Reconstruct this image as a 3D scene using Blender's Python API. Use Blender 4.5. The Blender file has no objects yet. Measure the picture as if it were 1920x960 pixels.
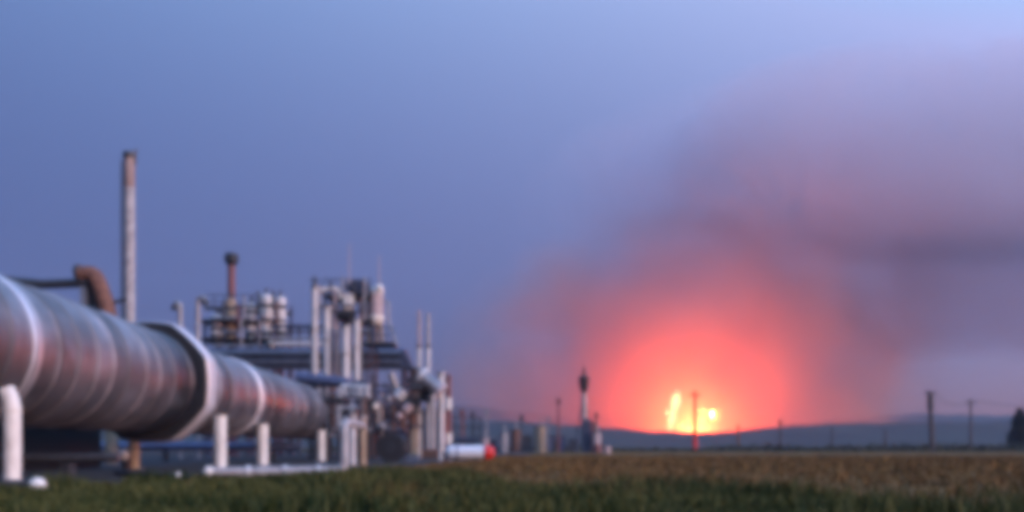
import bpy, bmesh, math, random
import numpy as np
from mathutils import Vector, Matrix
random.seed(7); R = math.radians
S = bpy.context.scene
COL = S.collection

# ------------------------------------------------------------------ camera
EYE = 0.7; FPX = 1600.0; CXP = 960.0; HYP = 838.0      # a crouching viewer; photograph is 1920 px wide
cam_d = bpy.data.cameras.new('camera'); cam = bpy.data.objects.new('camera', cam_d); COL.objects.link(cam)
cam_d.sensor_width = 36; cam_d.lens = 36*FPX/1920.0
cam_d.shift_y = (HYP-480)/1920.0
cam_d.clip_start = .1; cam_d.clip_end = 12000
cam.location = (0, 0, EYE); cam.rotation_euler = (R(90), 0, 0)
S.camera = cam

# ------------------------------------------------------------------ sky and light
SUN_EL, SUN_ROT = R(14), R(118)
w = bpy.data.worlds.new('World'); S.world = w; w.use_nodes = True
nt = w.node_tree; bg = nt.nodes['Background']
sky = nt.nodes.new('ShaderNodeTexSky'); sky.sky_type = 'NISHITA'; sky.sun_disc = False
sky.sun_elevation = SUN_EL; sky.sun_rotation = SUN_ROT
sky.air_density = 1.0; sky.dust_density = 0.6; sky.ozone_density = 5.0
# the evening arch: high thin cloud brightens the sky up and to the right, the low left is dimmer and bluer
def wn(kind, **kw):
    k = nt.nodes.new(kind)
    for a_, v_ in kw.items(): setattr(k, a_, v_)
    return k
SKY_FIT = ((-.97,1.78,5.6),(-1.56,1.38,5.75),(-1.17,1.15,4.55))     # per colour: log gain = constant + x * east + z * height
wtc = wn('ShaderNodeTexCoord'); comb = wn('ShaderNodeCombineXYZ')
for k_, (c0_, cx_, cz_) in enumerate(SKY_FIT):
    d_ = wn('ShaderNodeVectorMath', operation='DOT_PRODUCT'); d_.inputs[1].default_value = (cx_, 0, cz_); nt.links.new(wtc.outputs['Generated'], d_.inputs[0])
    a_ = wn('ShaderNodeMath', operation='ADD'); nt.links.new(d_.outputs['Value'], a_.inputs[0]); a_.inputs[1].default_value = c0_
    l_ = wn('ShaderNodeMath', operation='MINIMUM'); nt.links.new(a_.outputs[0], l_.inputs[0]); l_.inputs[1].default_value = 2.0
    e_ = wn('ShaderNodeMath', operation='EXPONENT'); nt.links.new(l_.outputs[0], e_.inputs[0]); nt.links.new(e_.outputs[0], comb.inputs[k_])
tint = wn('ShaderNodeVectorMath', operation='MULTIPLY')
nt.links.new(sky.outputs[0], tint.inputs[0]); nt.links.new(comb.outputs[0], tint.inputs[1])
nt.links.new(tint.outputs[0], bg.inputs[0]); bg.inputs[1].default_value = 0.12
sd = bpy.data.lights.new('sun', 'SUN'); sun = bpy.data.objects.new('sun', sd); COL.objects.link(sun)
sd.energy = 1.3; sd.angle = R(25); sd.color = (1, .78, .56)
dirv = Vector((math.sin(SUN_ROT)*math.cos(SUN_EL), math.cos(SUN_ROT)*math.cos(SUN_EL), math.sin(SUN_EL)))
sun.rotation_euler = dirv.to_track_quat('Z', 'Y').to_euler()
vs = S.view_settings; vs.view_transform = 'Standard'; vs.look = 'None'; vs.gamma = 1; vs.exposure = 0.0; vs.use_curve_mapping = False
cy = S.cycles
cy.max_bounces = 5; cy.diffuse_bounces = 2; cy.glossy_bounces = 3; cy.volume_bounces = 1; cy.transparent_max_bounces = 8
cy.use_denoising = True; cy.sample_clamp_indirect = 4
cy.volume_step_rate = 1.0; cy.volume_max_steps = 128
cy.pixel_filter_type = 'BLACKMAN_HARRIS'; cy.filter_width = 7.5

# ------------------------------------------------------------------ helpers
def at(px, py, Y): return Vector(((px-CXP)/FPX*Y, Y, EYE+(HYP-py)/FPX*Y))
def gx(px, Y): return (px-CXP)/FPX*Y
def gz(py, Y): return EYE+(HYP-py)/FPX*Y
def m_(px, Y): return px*Y/FPX

def mat(name, col, rough=.6, metal=0., var=.25, scale=3., bump=0., stretch=(1,1,1), col2=None, thr=(.35,.7), detail=5):
    m = bpy.data.materials.new(name); m.use_nodes = True; n = m.node_tree; b = n.nodes['Principled BSDF']
    tc = n.nodes.new('ShaderNodeTexCoord'); mp = n.nodes.new('ShaderNodeMapping'); mp.inputs['Scale'].default_value = stretch
    n.links.new(tc.outputs['Object'], mp.inputs[0])
    no = n.nodes.new('ShaderNodeTexNoise'); no.inputs['Scale'].default_value = scale; no.inputs['Detail'].default_value = detail; no.inputs['Roughness'].default_value = .62
    n.links.new(mp.outputs[0], no.inputs[0])
    cr = n.nodes.new('ShaderNodeValToRGB'); n.links.new(no.outputs[0], cr.inputs[0])
    c2 = col2 if col2 else tuple(max(0, c*(1-var)) for c in col)
    cr.color_ramp.elements[0].position = thr[0]; cr.color_ramp.elements[0].color = (*c2, 1)
    cr.color_ramp.elements[1].position = thr[1]; cr.color_ramp.elements[1].color = (*col, 1)
    n.links.new(cr.outputs[0], b.inputs['Base Color'])
    b.inputs['Metallic'].default_value = metal
    rr = n.nodes.new('ShaderNodeMapRange'); rr.inputs[3].default_value = max(.05, rough-.1); rr.inputs[4].default_value = min(1, rough+.12)
    n.links.new(no.outputs[0], rr.inputs[0]); n.links.new(rr.outputs[0], b.inputs['Roughness'])
    if bump:
        bp = n.nodes.new('ShaderNodeBump'); bp.inputs['Strength'].default_value = bump; bp.inputs['Distance'].default_value = .02
        n.links.new(no.outputs[0], bp.inputs['Height']); n.links.new(bp.outputs[0], b.inputs['Normal'])
    return m

M = {}
def clad(name, rough):
    m = mat(name, (.50,.46,.47), rough, 1., .35, 1.1, .12, (1,1,1), (.29,.26,.26)); n = m.node_tree; b = n.nodes['Principled BSDF']
    oi = n.nodes.new('ShaderNodeObjectInfo'); mr = n.nodes.new('ShaderNodeMapRange'); mr.inputs[3].default_value = .62; mr.inputs[4].default_value = 1.12
    n.links.new(oi.outputs['Random'], mr.inputs[0]); sc_ = n.nodes.new('ShaderNodeVectorMath'); sc_.operation = 'SCALE'
    src = b.inputs['Base Color'].links[0].from_socket; n.links.new(src, sc_.inputs[0]); n.links.new(mr.outputs[0], sc_.inputs['Scale']); n.links.new(sc_.outputs[0], b.inputs['Base Color'])
    return m
M['cladding'] = clad('aluminium_cladding', .52); M['new_cladding'] = clad('newer_aluminium_cladding', .34); M['mid_cladding'] = clad('half_dulled_cladding', .47)
M['band'] = mat('bright_band', (.86,.82,.83), .5, .8, .12, 4)
M['collar_paint'] = mat('pale_collar_paint', (.80,.77,.79), .45, .4, .15, 3)
M['dulled'] = mat('dulled_cladding', (.40,.37,.37), .5, .9, .4, 2, .2)
M['seam'] = mat('dark_seam', (.10,.09,.10), .6, .3, .4, 4)
M['white'] = mat('worn_white_paint', (.80,.76,.68), .5, 0, .2, 5, .1, (1,1,.35), (.56,.50,.43), (.3,.55))
M['offwhite'] = mat('dusty_white_paint', (.66,.65,.64), .5, .1, .3, 4, .1, (1,1,.4))
M['dusty'] = mat('dusty_pipe_paint', (.48,.46,.46), .6, 0, .45, 3, .1)
M['grey'] = mat('galvanised_grey', (.40,.41,.43), .45, .6, .35, 4, .1)
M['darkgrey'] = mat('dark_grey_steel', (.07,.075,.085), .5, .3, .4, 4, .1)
M['black'] = mat('black_and_shade', (.018,.018,.02), .6, 0, .4, 4)  # black parts, and painted shade on the collar face and the added wall
M['navy'] = mat('dark_blue_paint', (.065,.08,.13), .5, .2, .4, 1.3, .1, (1,1,1), (.03,.04,.065), (.38,.62))
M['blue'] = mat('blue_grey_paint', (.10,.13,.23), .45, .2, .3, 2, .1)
M['rust'] = mat('rust', (.26,.12,.07), .75, .1, .5, 5, .3, (1,1,1), (.10,.05,.04))
M['redbrown'] = mat('red_brown_paint', (.24,.09,.085), .6, 0, .4, 3, .1, (1,1,.5))
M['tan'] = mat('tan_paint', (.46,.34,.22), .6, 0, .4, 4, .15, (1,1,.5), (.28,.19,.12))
M['pink'] = mat('faded_pink_primer', (.52,.40,.39), .6, 0, .3, 3, .1)
M['red'] = mat('signal_red_paint', (.75,.025,.02), .4, 0, .2, 5)
M['wood'] = mat('weathered_wood', (.10,.075,.07), .8, 0, .4, 6, .3, (1,1,.1))
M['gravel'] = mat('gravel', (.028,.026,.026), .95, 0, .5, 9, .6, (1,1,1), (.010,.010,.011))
M['concrete'] = mat('concrete', (.22,.215,.22), .85, 0, .3, 3, .2)
M['hill'] = mat('hill_scrub', (.04,.055,.045), .95, 0, .5, .03, 0, (1,1,1), (.018,.026,.024))
M['needles'] = mat('dark_needles', (.035,.05,.035), .8, 0, .5, 3)
M['bark'] = mat('bark', (.06,.045,.035), .9, 0, .4, 6, .3)
M['scrub'] = mat('dry_scrub', (.06,.06,.035), .9, 0, .5, .5, 0, (1,1,1), (.03,.035,.02))

class MB:
    """collects shapes in one bmesh and links them as one mesh object"""
    def __init__(s): s.bm = bmesh.new()
    def box(s, c, size, rot=None, bev=0.):
        d = bmesh.ops.create_cube(s.bm, size=1)['verts']
        mt = Matrix.Translation(Vector(c)) @ (rot.to_4x4() if rot else Matrix.Identity(4)) @ Matrix.Diagonal((*size, 1))
        bmesh.ops.transform(s.bm, matrix=mt, verts=d)
        if bev:
            es = list({e for v in d for e in v.link_edges})
            bmesh.ops.bevel(s.bm, geom=es, offset=bev, segments=2, affect='EDGES')
        return s
    def bar(s, a, b, wd, hd=None):
        a, b = Vector(a), Vector(b); d = b-a
        q = d.to_track_quat('Z', 'Y').to_matrix()
        return s.box((a+b)/2, (wd, hd or wd, d.length), q)
    def cyl(s, a, b, r0, r1=None, n=20, caps=True):
        a, b = Vector(a), Vector(b); r1 = r0 if r1 is None else r1
        return s.sweep([a, b], [r0, r1], n, caps)
    def sweep(s, pts, rad, n=16, caps=True):
        pts = [Vector(p) for p in pts]
        if not hasattr(rad, '__len__'): rad = [rad]*len(pts)
        rings = []; up = None
        for i, p in enumerate(pts):
            t = (pts[min(i+1, len(pts)-1)]-pts[max(i-1, 0)]).normalized()
            if up is None:
                up = Vector((0,0,1)) if abs(t.z) < .9 else Vector((0,1,0))
            u = (up-t*up.dot(t)).normalized(); v = t.cross(u); up = u
            rings.append([s.bm.verts.new(p+(u*math.cos(2*math.pi*k/n)+v*math.sin(2*math.pi*k/n))*rad[i]) for k in range(n)])
        for A, B in zip(rings, rings[1:]):
            for k in range(n): s.bm.faces.new((A[k], A[(k+1) % n], B[(k+1) % n], B[k]))
        if caps:
            s.bm.faces.new(rings[0][::-1]); s.bm.faces.new(rings[-1])
        return s
    def lathe(s, base, prof, n=20, axis=(0,0,1)):
        q = Vector(axis).to_track_quat('Z', 'Y').to_matrix(); base = Vector(base)
        rings = [[s.bm.verts.new(base+q@Vector((r*math.cos(2*math.pi*k/n), r*math.sin(2*math.pi*k/n), z))) for k in range(n)] for r, z in prof]
        for A, B in zip(rings, rings[1:]):
            for k in range(n): s.bm.faces.new((A[k], A[(k+1) % n], B[(k+1) % n], B[k]))
        s.bm.faces.new(rings[0][::-1]); s.bm.faces.new(rings[-1])
        return s
    def ball(s, c, r, sc=(1,1,1)):
        d = bmesh.ops.create_uvsphere(s.bm, u_segments=18, v_segments=12, radius=r)['verts']
        bmesh.ops.transform(s.bm, matrix=Matrix.Translation(Vector(c)) @ Matrix.Diagonal((*sc,1)), verts=d); return s
    def torus(s, c, axis, Rr, r, n=24, k=8):
        q = Vector(axis).to_track_quat('Z','Y').to_matrix(); c = Vector(c); rings = []
        for i in range(n):
            a = 2*math.pi*i/n; o = Vector((math.cos(a), math.sin(a), 0))
            rings.append([s.bm.verts.new(c+q@(o*(Rr+r*math.cos(2*math.pi*j/k))+Vector((0,0,r*math.sin(2*math.pi*j/k))))) for j in range(k)])
        for i in range(n):
            A, B = rings[i], rings[(i+1) % n]
            for j in range(k): s.bm.faces.new((A[j], B[j], B[(j+1) % k], A[(j+1) % k]))
        return s
    def build(s, name, m, parent=None, base=None, ang=35):
        """base: world point that becomes the object's origin; children inherit their parent's origin"""
        org = Vector(parent['_o']) if parent else (Vector(base) if base is not None else Vector((0,0,0)))
        bmesh.ops.recalc_face_normals(s.bm, faces=s.bm.faces)
        bmesh.ops.translate(s.bm, verts=s.bm.verts, vec=-org)
        me = bpy.data.meshes.new(name); s.bm.to_mesh(me); s.bm.free()
        me.shade_smooth(); me.set_sharp_from_angle(angle=R(ang))
        me.materials.append(m if not isinstance(m, str) else M[m])
        o = bpy.data.objects.new(name, me); COL.objects.link(o)
        o['_o'] = list(org)
        if parent: o.parent = parent
        else: o.location = org
        return o

def tag(o, label=None, cat=None, group=None, kind=None):
    if label: o['label'] = label
    if cat: o['category'] = cat
    if group: o['group'] = group
    if kind: o['kind'] = kind
    return o
def thing(name, base, label, cat, group=None):
    o = bpy.data.objects.new(name, None); COL.objects.link(o); o.empty_display_size = .2
    o.location = Vector(base); o['_o'] = list(Vector(base))
    return tag(o, label, cat, group)
def arc(c, r, a0, a1, ex, ey, n=8):
    c, ex, ey = Vector(c), Vector(ex), Vector(ey)
    return [c+ex*(r*math.cos(a0+(a1-a0)*i/n))+ey*(r*math.sin(a0+(a1-a0)*i/n)) for i in range(n+1)]
def bend(pts, r, n=6):
    """polyline with rounded corners"""
    pts = [Vector(p) for p in pts]; out = [pts[0]]
    for a, b, c in zip(pts, pts[1:], pts[2:]):
        d0, d1 = (a-b).normalized(), (c-b).normalized()
        rr = min(r, (a-b).length*.49, (c-b).length*.49)
        p, q = b+d0*rr, b+d1*rr
        for i in range(n+1):
            t = i/n; out.append(p*(1-t)**2+b*2*t*(1-t)+q*t*t)
    out.append(pts[-1]); return out

# ------------------------------------------------------------------ ground, yard, hills
def ground_mat():
    m = bpy.data.materials.new('field_soil'); m.use_nodes = True; n = m.node_tree; b = n.nodes['Principled BSDF']
    g = n.nodes.new('ShaderNodeNewGeometry')
    def noise(sc, det=6, st=(1,1,1)):
        mp = n.nodes.new('ShaderNodeMapping'); mp.inputs['Scale'].default_value = st; n.links.new(g.outputs['Position'], mp.inputs[0])
        x = n.nodes.new('ShaderNodeTexNoise'); x.inputs['Scale'].default_value = sc; x.inputs['Detail'].default_value = det; n.links.new(mp.outputs[0], x.inputs[0]); return x
    def ramp(src, p0, c0, p1, c1):
        r = n.nodes.new('ShaderNodeValToRGB'); n.links.new(src, r.inputs[0])
        r.color_ramp.elements[0].position = p0; r.color_ramp.elements[0].color = (*c0,1)
        r.color_ramp.elements[1].position = p1; r.color_ramp.elements[1].color = (*c1,1); return r
    brown = ramp(noise(.35, 8).outputs[0], .35, (.105,.055,.016), .68, (.21,.12,.042))
    green = ramp(noise(1.2, 8).outputs[0], .35, (.018,.022,.008), .7, (.04,.045,.018))
    # the green verge gives way to the dry field along a ragged line that runs away to the left
    sx = n.nodes.new('ShaderNodeSeparateXYZ'); n.links.new(g.outputs['Position'], sx.inputs[0])
    def mth(op, a, b_):
        k = n.nodes.new('ShaderNodeMath'); k.operation = op
        for i, v in enumerate((a, b_)):
            if isinstance(v, (int, float)): k.inputs[i].default_value = v
            else: n.links.new(v, k.inputs[i])
        return k.outputs[0]
    nz = mth('MULTIPLY', mth('SUBTRACT', noise(.25, 5).outputs[0], .5), 26.)
    e = mth('ADD', mth('ADD', sx.outputs[1], mth('MULTIPLY', sx.outputs[0], 2.2)), nz)
    f = n.nodes.new('ShaderNodeMapRange'); f.inputs[1].default_value = 4; f.inputs[2].default_value = 27; n.links.new(e, f.inputs[0])
    mx = n.nodes.new('ShaderNodeMix'); mx.data_type = 'RGBA'; n.links.new(f.outputs[0], mx.inputs[0])
    n.links.new(green.outputs[0], mx.inputs[6]); n.links.new(brown.outputs[0], mx.inputs[7])
    n.links.new(mx.outputs[2], b.inputs['Base Color']); b.inputs['Roughness'].default_value = .95; b.inputs['Specular IOR Level'].default_value = .1
    bp = n.nodes.new('ShaderNodeBump'); bp.inputs['Strength'].default_value = .8; bp.inputs['Distance'].default_value = .15
    n.links.new(noise(2.5, 8).outputs[0], bp.inputs['Height']); n.links.new(bp.outputs[0], b.inputs['Normal'])
    return m
M['soil'] = ground_mat()
mb = MB()
v = [mb.bm.verts.new(p) for p in ((-4000,-60,0),(4000,-60,0),(4000,4500,0),(-4000,4500,0))]; mb.bm.faces.new(v)
tag(mb.build('ground', 'soil'), 'dry brown field and green verge in front of the plant', kind='structure')
mb = MB()
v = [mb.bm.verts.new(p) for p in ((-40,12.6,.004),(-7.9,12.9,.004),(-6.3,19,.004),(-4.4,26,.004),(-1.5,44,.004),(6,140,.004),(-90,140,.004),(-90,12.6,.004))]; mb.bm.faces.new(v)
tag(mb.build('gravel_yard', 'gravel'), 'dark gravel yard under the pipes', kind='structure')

def hill_obj(name, Y0, prof, depth, label, rough=1.2, seed=1):
    """ridge whose crest follows a list of (pixel x, pixel y) at distance Y0"""
    rnd = random.Random(seed); bm = bmesh.new()
    xs = [p[0] for p in prof]; ys = [p[1] for p in prof]
    cols = np.linspace(xs[0], xs[-1], 220); rows = np.linspace(0, 1, 15)
    grid = []
    for px in cols:
        zc = max(.0, gz(np.interp(px, xs, ys), Y0)); X = gx(px, Y0); line = []
        for t in rows:
            k = math.sin(math.pi*t)**1.3
            line.append(bm.verts.new((X, Y0-depth+2*depth*t, -0.5+(zc+.5)*k+(rnd.random()-.5)*rough*k)))
        grid.append(line)
    for a, b in zip(grid, grid[1:]):
        for k in range(len(rows)-1): bm.faces.new((a[k], b[k], b[k+1], a[k+1]))
    mb = MB(); mb.bm.free(); mb.bm = bm
    o = mb.build(name, 'hill', ang=180); return tag(o, label, kind='structure')
hill_obj('hill', 540, [(-1600,700),(-400,740),(200,785),(700,792),(860,790),(960,790),(1060,796),(1140,803),(1210,807),(1300,811),(1380,808),(1450,800),(1520,797),(1600,794),(1750,792),(1920,793),(2300,786),(3200,750)], 150, 'low blue scrub hill along the horizon below the fire')
hill_obj('far_hill', 1150, [(-1600,690),(-300,735),(600,772),(860,760),(1000,775),(1150,800),(1300,812),(1500,792),(1700,776),(1920,780),(2400,765),(3200,740)], 260, 'faint hazy ridge behind the nearer hill', 3, 5)

# ------------------------------------------------------------------ haze and smoke
def vol_mat(name, col, dens, hetero=None, aniso=0.):
    m = bpy.data.materials.new(name); m.use_nodes = True; n = m.node_tree; n.nodes.remove(n.nodes['Principled BSDF'])
    p = n.nodes.new('ShaderNodeVolumePrincipled'); p.inputs['Color'].default_value = (*col,1); p.inputs['Density'].default_value = dens
    p.inputs['Anisotropy'].default_value = aniso
    n.links.new(p.outputs[0], n.nodes['Material Output'].inputs['Volume'])
    if hetero:
        nscale, namp, gain, carve, blunt = hetero; m.cycles.volume_step_rate = .3
        tc = n.nodes.new('ShaderNodeTexCoord'); g = n.nodes.new('ShaderNodeNewGeometry')
        ln = n.nodes.new('ShaderNodeVectorMath'); ln.operation = 'LENGTH'; n.links.new(tc.outputs['Object'], ln.inputs[0])
        no = n.nodes.new('ShaderNodeTexNoise'); no.inputs['Scale'].default_value = nscale; no.inputs['Detail'].default_value = 5; no.inputs['Roughness'].default_value = .6; no.inputs['Distortion'].default_value = .6
        n.links.new(g.outputs['Position'], no.inputs[0])
        def mth(op, a, b_, clamp=False):
            k = n.nodes.new('ShaderNodeMath'); k.operation = op; k.use_clamp = clamp
            for i, v in enumerate((a, b_)):
                if isinstance(v, (int, float)): k.inputs[i].default_value = v
                else: n.links.new(v, k.inputs[i])
            return k.outputs[0]
        dist = ln.outputs['Value']
        if blunt:                                           # blunt-ended bank instead of an ellipsoid
            xs_ = n.nodes.new('ShaderNodeSeparateXYZ'); n.links.new(tc.outputs['Object'], xs_.inputs[0])
            p3 = [mth('POWER', mth('ABSOLUTE', xs_.outputs[k], 0), 3.2) for k in range(3)]
            dist = mth('POWER', mth('ADD', mth('ADD', p3[0], p3[1]), p3[2]), 1/3.2)
        fall = mth('SUBTRACT', 1.0, dist)
        nn = mth('MULTIPLY', mth('SUBTRACT', no.outputs[0], .5), namp)
        # noise fades out towards the hull so that the edge is never cut
        edge = mth('MULTIPLY', fall, 4.0, True)
        d = mth('MULTIPLY', mth('ADD', mth('SUBTRACT', mth('MULTIPLY', fall, 1.25), carve), mth('MULTIPLY', nn, edge)), gain, True)
        n.links.new(mth('MULTIPLY', d, dens), p.inputs['Density'])
    return m
def smoke(name, c, r, m, label, blunt=False):
    mb = MB()
    if blunt: mb.box((0,0,0), (2,2,2))
    else: bmesh.ops.create_icosphere(mb.bm, subdivisions=4, radius=1)
    o = mb.build(name, m); o.location = c; o.scale = r
    return tag(o, label, 'smoke', kind='stuff')
FIRE_Y = 620.
m = vol_mat('glow_smoke', (.90,.53,.41), .013, (.014, 1.7, 1.6, .05, False))
smoke('fire_smoke', (gx(1310,720), 720, gz(690,720)), (235,110,150), m, 'glowing red smoke dome hanging over the fire')
m = vol_mat('plume_smoke', (.93,.85,.91), .0095, (.0165, 2.5, 8.0, .02, True))
smoke('smoke_plume', (gx(1950,660), 660, gz(305,660)), (300,105,76), m, 'pale mauve smoke plume drifting to the right high above the fire', True)
m = vol_mat('rising_smoke', (.94,.83,.90), .0082, (.012, 1.5, 2.2, .05, False))
smoke('rising_smoke', (gx(1410,700), 700, gz(450,700)), (215,100,135), m, 'pinkish smoke rising from the fire into the pale plume')
m = vol_mat('shaded_smoke', (.72,.69,.83), .010, (.013, 1.9, 2.4, .10, True))  # darker smoke colour stands in for the shadow on the plume's underside
smoke('low_smoke_bank', (gx(2060,700), 700, gz(520,700)), (300,100,80), m, 'dark purple smoke bank coloured as the shadowed underside of the pale plume', True)
mb = MB(); mb.box((0, 760, 158), (3000, 1700, 322))
hz = mb.build('haze', vol_mat('haze_air', (.45,.54,.80), .00026)); tag(hz, 'thin bluish evening haze over the whole field', kind='stuff')

# ------------------------------------------------------------------ fire
def flame_mat(name, col, st):
    m = bpy.data.materials.new(name); m.use_nodes = True; n = m.node_tree; n.nodes.remove(n.nodes['Principled BSDF'])
    e = n.nodes.new('ShaderNodeEmission'); e.inputs[0].default_value = (*col,1); e.inputs[1].default_value = st
    n.links.new(e.outputs[0], n.nodes['Material Output'].inputs['Volume']); return m
def flame(name, spine, m, label, seed):
    rnd = random.Random(seed); mb = MB()
    pts = [at(a, b, FIRE_Y) for a, b, _ in spine]; rad = [m_(c, FIRE_Y) for *_, c in spine]
    # finer spine
    t = np.linspace(0, len(pts)-1, 26); P = []; Q = []
    for k in t:
        i = min(int(k), len(pts)-2); f = k-i; P.append(pts[i].lerp(pts[i+1], f)); Q.append(rad[i]*(1-f)+rad[i+1]*f)
    mb.sweep(P, Q, 18)
    for k in range(1):                                   # torn tongues
        f = rnd.uniform(.35,.8); p = P[int(f*25)]; q = Q[int(f*25)]; sd_ = rnd.choice((-1,1)); h = q*rnd.uniform(.9,1.4)
        mb.sweep([p+Vector((sd_*q*.5,0,-h*.3)), p+Vector((sd_*q*.9,0,h*.3)), p+Vector((sd_*q*1.15,0,h*.8)), p+Vector((sd_*q*1.05,0,h*1.25))], [q*.35,q*.38,q*.22,.1], 10)
    for vv in mb.bm.verts: vv.co += Vector((rnd.uniform(-1,1), rnd.uniform(-1,1), rnd.uniform(-1,1)))*.35
    o = mb.build(name, m, base=pts[0]); return tag(o, label, 'fire', 'flames on the ridge')
F1 = flame_mat('hot_flame', (1,.76,.36), .20); F2 = flame_mat('yellow_flame', (1,.66,.16), .14); F3 = flame_mat('low_flame', (1,.62,.20), .10)
fl = flame('flame', [(1254,818,4),(1256,803,5),(1259,787,8),(1263,770,6.5),(1267,752,10),(1269,742,8),(1271,733,2)], F1, 'tall white-hot flame leaning right, highest on the ridge', 1)
flame('flame', [(1314,798,3),(1316,791,6),(1318,783,8),(1320,775,6),(1321,768,2)], F2, 'shorter yellow flame just right of the red-footed pole', 2)
flame('flame', [(1338,797,3),(1341,788,5),(1344,780,8),(1346,773,5),(1348,766,2)], F2, 'amber flame farthest right in the row of flames', 3)
flame('flame', [(1240,812,3),(1264,809,6),(1290,807,7),(1325,808,6),(1360,811,3)], F3, 'low wide bed of flame along the ridge crest', 4)
ld = bpy.data.lights.new('fire_light', 'POINT'); lo = bpy.data.objects.new('fire_light', ld); COL.objects.link(lo)
lo.location = at(1305, 815, 655); ld.energy = 2.2e6; ld.color = (1,.15,.045); ld.specular_factor = .04; ld.shadow_soft_size = 10

# ------------------------------------------------------------------ the big clad pipe
AX = Vector(((893-CXP)/FPX, 1, 0)); PR = 1.40; PA = -9.24; PZ = EYE+1.83     # axis direction, radius, sideways offset, height
def pc(Y): return Vector((PA, 0, PZ))+AX*Y
AXN = AX.normalized(); SIDE = Vector((AXN.y, -AXN.x, 0))
big = thing('clad_pipeline', (pc(24).x, 24, 0), 'huge aluminium-clad pipe running away from the left edge with a polygonal collar', 'pipeline')
seams = [9.5,11.2,12.4,13.4,14.4,15.2,16.1,16.9,17.7,18.5,19.3,20.3,21.2,22.2,23.6,24.85,26.2,27.6,29.4,31.2,33.2,35.3,37.4,39.4,41.4,44,47,50]
rnd = random.Random(3)
for a, b in zip(seams, seams[1:]):
    if 23.5 < a < 24.8: continue
    r = PR+rnd.uniform(-.012, .012)
    mb = MB(); mb.lathe(pc(a), [(r-.02,0),(r,.012),(r,.05),(r,(b-a)*.35),(r,(b-a)*.7),(r,(b-a)-.06),(r+.03,(b-a)-.05),(r+.03,(b-a)-.004),(r-.02,(b-a))], 96, AXN)
    mb.build('cladding_section', 'new_cladding' if 22 < a < 23.5 else 'mid_cladding' if 25 < a < 41 else 'cladding' if a < 41 else 'dulled', big, ang=8)
for Y, wd, mm, ex in ((15.2,.30,'band',.03),(16.1,.10,'seam',.02),(20.3,.05,'seam',.02),(31.2,.55,'band',.06),(41.4,.5,'seam',.03),(42.6,.7,'dulled',.05),(27.2,.05,'seam',.018),(35.3,.06,'seam',.018)):
    mb = MB(); mb.lathe(pc(Y-wd/2), [(PR-.03,0),(PR+ex*.6,0),(PR+ex,.02),(PR+ex,wd-.02),(PR+ex*.6,wd),(PR-.03,wd)], 96, AXN); mb.build('clamp_band', mm, big)
# polygonal collar: thick eight-sided ring, black plate paints the shade of its near face
def octo(mb, y0, y1, rout, rin):
    rings = []
    for (y, rr) in ((y0, rin), (y0, rout-.03), (y0+.03, rout), (y1-.03, rout), (y1, rout-.03), (y1, rin)):
        ring = []
        for k in range(96):
            a = 2*math.pi*k/96; d = abs((a+R(22.5)) % R(45)-R(22.5))
            f = rr*(.5/math.cos(d)+.5*1.03) if rr > PR+.05 else rr
            ring.append(mb.bm.verts.new(pc(y)+SIDE*(f*math.cos(a))+Vector((0,0,f*math.sin(a)))))
        rings.append(ring)
    n = len(rings[0]); rings.append(rings[0])
    for A, B in zip(rings, rings[1:]):
        for k in range(n): mb.bm.faces.new((A[k], A[(k+1)%n], B[(k+1)%n], B[k]))
    return mb
octo(MB(), 24.0, 24.72, 1.69, 1.36).build('collar', 'collar_paint', big, ang=30)
octo(MB(), 23.93, 23.997, 1.66, 1.37).build('shaded_face', 'black', big, ang=30)

# white posts that carry it
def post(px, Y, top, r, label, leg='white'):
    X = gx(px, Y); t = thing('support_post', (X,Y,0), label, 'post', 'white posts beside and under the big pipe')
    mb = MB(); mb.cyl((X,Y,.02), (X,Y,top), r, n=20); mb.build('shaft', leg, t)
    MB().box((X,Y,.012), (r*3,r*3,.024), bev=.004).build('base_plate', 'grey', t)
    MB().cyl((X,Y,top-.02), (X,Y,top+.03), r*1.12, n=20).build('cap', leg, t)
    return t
post(413, 24.6, gz(781,24.6), .17, 'white post directly under the polygonal collar of the big pipe')
post(492, 32.0, gz(797,32), .20, 'white post under the bright band right of the collar')
post(602, 41.5, gz(808,41.5), .19, 'short white post at the far end of the big pipe')
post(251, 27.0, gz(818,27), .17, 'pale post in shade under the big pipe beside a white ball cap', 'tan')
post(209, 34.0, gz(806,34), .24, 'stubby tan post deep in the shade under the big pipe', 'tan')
# bent standpipe at the left edge
Y = 13.6; X = gx(23, Y); t = thing('bent_standpipe', (X,Y,0), 'thick white standpipe with a bent top at the left edge', 'standpipe')
mb = MB(); mb.sweep(bend([(X,Y,.12),(X,Y,gz(758,Y)),(X-.10,Y,gz(729,Y))], .16), .128, 20); mb.build('pipe', 'white', t)
mb = MB(); mb.cyl((X,Y,gz(770,Y)), (X,Y,gz(765,Y)), .14, n=20); mb.build('weld_ring', 'white', t)
MB().box((X-.1,Y,.06), (.7,.7,.12), bev=.015).build('plinth', 'concrete', t)

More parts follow.
